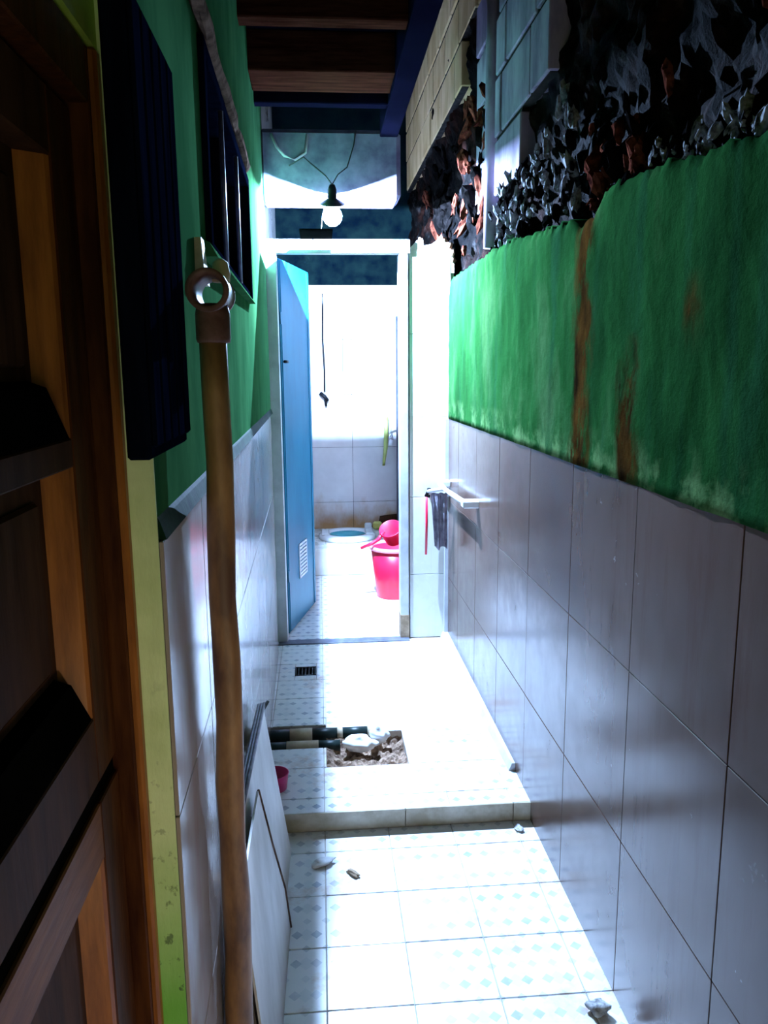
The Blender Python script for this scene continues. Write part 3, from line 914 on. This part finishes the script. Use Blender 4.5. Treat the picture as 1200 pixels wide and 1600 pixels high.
LM = rock_mesh('lump', 'lump', 61, 3, 0.5)
for nm, x, y, z, s, lab in (('plaster_lump', 0.125, 2.870, 0.065, (0.062, 0.040, 0.030), 'larger white plaster lump in the broken floor hole'),
                            ('plaster_lump', 0.205, 2.925, 0.072, (0.036, 0.036, 0.034), 'smaller white plaster lump at the right of the hole')):
    o = link(nm, LM, (x, y, z), s)
    tag(o, lab, 'lump', 'white lumps in the hole')

# ---- floor drain
dr = empty('floor_drain', ((DRX0+DRX1)/2, (DRY0+DRY1)/2, STEP_Z))
hw, hh = (DRX1-DRX0)/2, (DRY1-DRY0)/2
boxes('drain_frame', [(-hw, hw, -hh, -hh+.008, -.009, .001), (-hw, hw, hh-.008, hh, -.009, .001), (-hw, -hw+.008, -hh, hh, -.009, .001), (hw-.008, hw, -hh, hh, -.009, .001)], 'black', dr)
dp_ = box('drain_plate', -hw+.006, hw-.006, -hh+.006, hh-.006, -.009, -.004, 'black', dr)
for k in range(5):
    x = -hw+.014+k*.0165
    box('drain_slat', x, x+.007, -hh+.006, hh-.006, -.004, -.001, 'black', dp_)
tag(dr, 'small black square drain in the upper floor near the doorway', 'drain')

# ---- rail, rag and red brush at the pillar corner
rl = empty('towel_rail', (0.655, 3.75, 0.905))
tube('rail_bar', [(-0.035, 0.28, 0.010), (-0.040, 0.10, 0.005), (-0.036, -0.42, 0.022)], [0.011, 0.011, 0.014], 'white_plastic', rl, 12)
box('rail_end', -0.052, 0.022, -0.46, -0.40, 0.006, 0.04, 'white_plastic', rl, 0.006)
box('rail_end', -0.048, 0.012, 0.24, 0.30, -0.006, 0.03, 'white_plastic', rl, 0.006)
tube('rail_arm', [(-0.036, 0.12, 0.006), (-0.075, 0.16, -0.004), (-0.110, 0.22, -0.02)], 0.009, 'white_plastic', rl, 10)
tube('rail_hook', [(-0.108, 0.225, -0.02), (-0.118, 0.24, -0.045), (-0.100, 0.25, -0.05)], 0.009, 'black', rl, 8)
tag(rl, 'white plastic rail on the right wall by the tiled pier', 'rail')

bm = bmesh.new()
nu, nvv = 14, 16
g = []
for i in range(nu+1):
    row = []
    for j in range(nvv+1):
        u = i/nu - .5
        v = j/nvv
        wdt = 0.090*(1-0.25*v)
        x = u*wdt + 0.010*v
        y = 0.016*math.sin(u*16+v*1.5) + 0.006*noise.noise(Vector((u*8, v*8, 0)))
        z = -0.285*v + 0.010*math.sin(u*9)*v
        row.append(bm.verts.new((x, y, z)))
    g.append(row)
for i in range(nu):
    for j in range(nvv):
        bm.faces.new((g[i][j], g[i+1][j], g[i+1][j+1], g[i][j+1]))
bmesh.ops.solidify(bm, geom=bm.faces[:], thickness=0.006)
rg = to_obj('rag', bm, 'rag', None, True)
rg.location = (0.592, 3.90, 0.887)
tag(rg, 'grey rag hanging from the white rail beside the pier', 'rag')

rb = empty('hanging_brush', (0.547, 4.045, 0.87))
tube('brush_handle', [(0, 0, -0.015), (0.001, 0, -0.16), (-0.003, 0, -0.335)], [0.0055, 0.007, 0.006], 'red', rb, 10)
tube('hang_loop', [(0, 0, -0.016), (0.006, 0.004, 0.004), (0.014, 0.012, 0.010)], 0.003, 'black', rb, 6)
box('wall_hook', 0.006, 0.026, 0.012, 0.028, -0.004, 0.018, 'black', rb, 0.002)
tag(rb, 'thin red stick hanging on the white tiled pier', 'stick')

# ---- bathroom things
bk_ = empty('bucket', (0.455, 4.90, STEP_Z))
bb_ = lathe('bucket_body', [(0, 0), (0.112, 0.0), (0.116, 0.004), (0.150, 0.318), (0.146, 0.318), (0.110, 0.008), (0, 0.008)], 'red', bk_, 40)
lathe('rim', [(0.146, 0.312), (0.158, 0.312), (0.161, 0.322), (0.157, 0.336), (0.147, 0.336), (0.146, 0.312)], 'red_rim', bb_, 40)
lathe('water', [(0, 0.24), (0.138, 0.24), (0.138, 0.238), (0, 0.238)], 'navy_glass', bk_, 32)
tube('bail_handle', [(0.0, 0.156, 0.325), (0.03, 0.18, 0.28), (0.05, 0.185, 0.20)], 0.004, 'chrome', bk_, 8)
tag(bk_, 'red plastic bucket standing on the bathroom floor', 'bucket')

dd = empty('water_dipper', (0.385, 4.86, STEP_Z+0.355))
rm = rot_to((-0.30, -0.55, 0.80))
lathe('scoop', [(0, -0.055), (0.050, -0.055), (0.056, -0.050), (0.070, 0.055), (0.074, 0.058), (0.068, 0.060), (0.053, -0.047), (0, -0.047)], 'red', dd, 30, (0.055, 0.0, 0.055), rm)
tube('dipper_handle', [(0.0, -0.03, 0.085), (-0.035, -0.035, 0.035), (-0.075, -0.04, 0.010), (-0.15, -0.05, -0.018)], [0.012, 0.012, 0.011, 0.009], 'red', dd, 8)
tag(dd, 'red plastic dipper lying on top of the red bucket', 'dipper')

st = empty('squat_toilet', (0.185, 5.83, 0.256))
tr_ = lathe('toilet_rim', [(0.110, 0.004), (0.20, 0.0), (0.215, 0.004), (0.212, 0.030), (0.190, 0.044), (0.150, 0.040), (0.132, 0.022), (0.110, 0.004)], 'porcelain', st, 44, sx=1.0, sy=0.95)
lathe('toilet_bowl', [(0, 0.006), (0.08, 0.008), (0.125, 0.020), (0.151, 0.036), (0.151, 0.030), (0, 0.001)], 'teal_bowl', st, 40, sx=1.0, sy=0.95)
box('footrest', -0.195, -0.135, -0.09, 0.09, 0.036, 0.052, 'porcelain', tr_, 0.006)
box('footrest', 0.135, 0.195, -0.09, 0.09, 0.036, 0.052, 'porcelain', tr_, 0.006)
tag(st, 'squat toilet with white rim and teal bowl on the tiled platform', 'toilet')

so = box('soap_bar', -0.028, 0.028, -0.02, 0.02, 0, 0.055, 'white_plastic', None, 0.008)
so.location = (0.36, 6.11, 0.256)
tag(so, 'white soap standing on the platform beside the yellow sponge', 'soap')
sp = box('sponge', -0.035, 0.035, -0.022, 0.022, 0, 0.062, 'yellow', None, 0.012)
sp.location = (0.435, 6.12, 0.256)
tag(sp, 'yellow sponge on the platform behind the red bucket', 'sponge')
# dark wooden scrap leaning behind the bucket
wd = prism('wood_scrap', [(0.44, 6.145, 0.257), (0.64, 6.145, 0.257), (0.64, 6.175, 0.257), (0.44, 6.175, 0.257),
                          (0.46, 6.160, 0.35), (0.64, 6.160, 0.37), (0.64, 6.19, 0.37), (0.46, 6.19, 0.35)], 'wood_panel')
tag(wd, 'dark brown wood scrap leaning on the bathroom back wall', 'scrap')

tp = empty('shower_hose', (0.02, 6.18, 1.30))
tube('cord', [(0.02, 0.008, 0.78), (0.012, 0.006, 0.45), (0.022, 0.006, 0.20), (0.020, 0.0, 0.04)], 0.007, 'black', tp, 8)
tube('clip', [(-0.015, -0.01, 0.03), (0.02, -0.02, 0.0), (0.04, -0.01, -0.03)], 0.016, 'black', tp, 8)
tube('clip', [(0.02, -0.012, 0.0), (0.03, -0.012, -0.07)], 0.010, 'black', tp, 8)
tag(tp, 'black hose with dark clips hanging on the bathroom back wall', 'hose')
tc = empty('wall_hook', (0.185, 6.19, 2.09))
box('hook_plate', -0.012, 0.012, -0.004, 0.008, -0.04, 0.04, 'white_plastic', tc, 0.003)
tube('hook_peg', [(0, 0, -0.02), (0, -0.025, -0.02), (0, -0.03, 0.0)], 0.006, 'white_plastic', tc, 8)
tube('hanging_string', [(0, -0.003, -0.04), (0.002, -0.002, -0.35), (-0.003, -0.002, -0.60)], 0.0022, 'wire', tc, 6)
tag(tc, 'small white hook with a string high on bathroom tiles', 'hook')

fa = empty('water_tap', (0.515, 6.14, 1.0))
tube('tap_body', [(0.03, 0.055, 0.0), (0.03, -0.04, 0.0), (0.03, -0.07, -0.03)], 0.016, 'chrome', fa, 12)
tube('tap_lever', [(0.03, -0.02, 0.015), (0.03, -0.02, 0.06), (0.06, -0.03, 0.075)], 0.009, 'white_plastic', fa, 10)
tube('tap_spout', [(0.03, -0.07, -0.03), (0.02, -0.08, -0.07)], 0.014, 'white_plastic', fa, 10)
tag(fa, 'white and chrome tap on the bathroom wall by the right jamb', 'tap')
hs = tube('hose', [(0.515, 6.16, 1.14), (0.512, 6.15, 1.05), (0.508, 6.15, 0.90), (0.490, 6.15, 0.76)], [0.016, 0.018, 0.017, 0.010], 'hose', None, 10)
tag(hs, 'yellow-green hose end hanging beside the bathroom tap', 'hose')
pv = tube('waste_pipe', [(0.615, 6.10, 0.26), (0.615, 6.10, 1.9)], 0.028, 'threshold', None, 14)
tag(pv, 'dark grey vertical pipe in the right corner of the bathroom', 'pipe')

# ---- litter on the lower floor
def crumple(name, loc, s, mat, seed, label):
    me = rock_mesh(name, mat, seed, 3, 0.42)
    o = link(name, me, loc, s, (0, 0, seed))
    tag(o, label, 'litter')
crumple('paper_scrap', (-0.022, 2.205, 0.010), (0.018, 0.034, 0.010), 'litter', 71, 'white crumpled paper scrap on lower floor near the boards')
crumple('wrapper', (0.622, 1.578, 0.013), (0.024, 0.020, 0.013), 'litter_grey', 72, 'grey crumpled wrapper on lower floor at the right wall')
crumple('leaf_scrap', (0.068, 2.15, 0.006), (0.010, 0.026, 0.006), 'leaf_brown', 73, 'small brown scrap on lower floor beside the white paper')
crumple('foil_scrap', (0.625, 2.335, 0.006), (0.022, 0.012, 0.006), 'litter_grey', 74, 'tiny grey scrap on lower floor below the step')
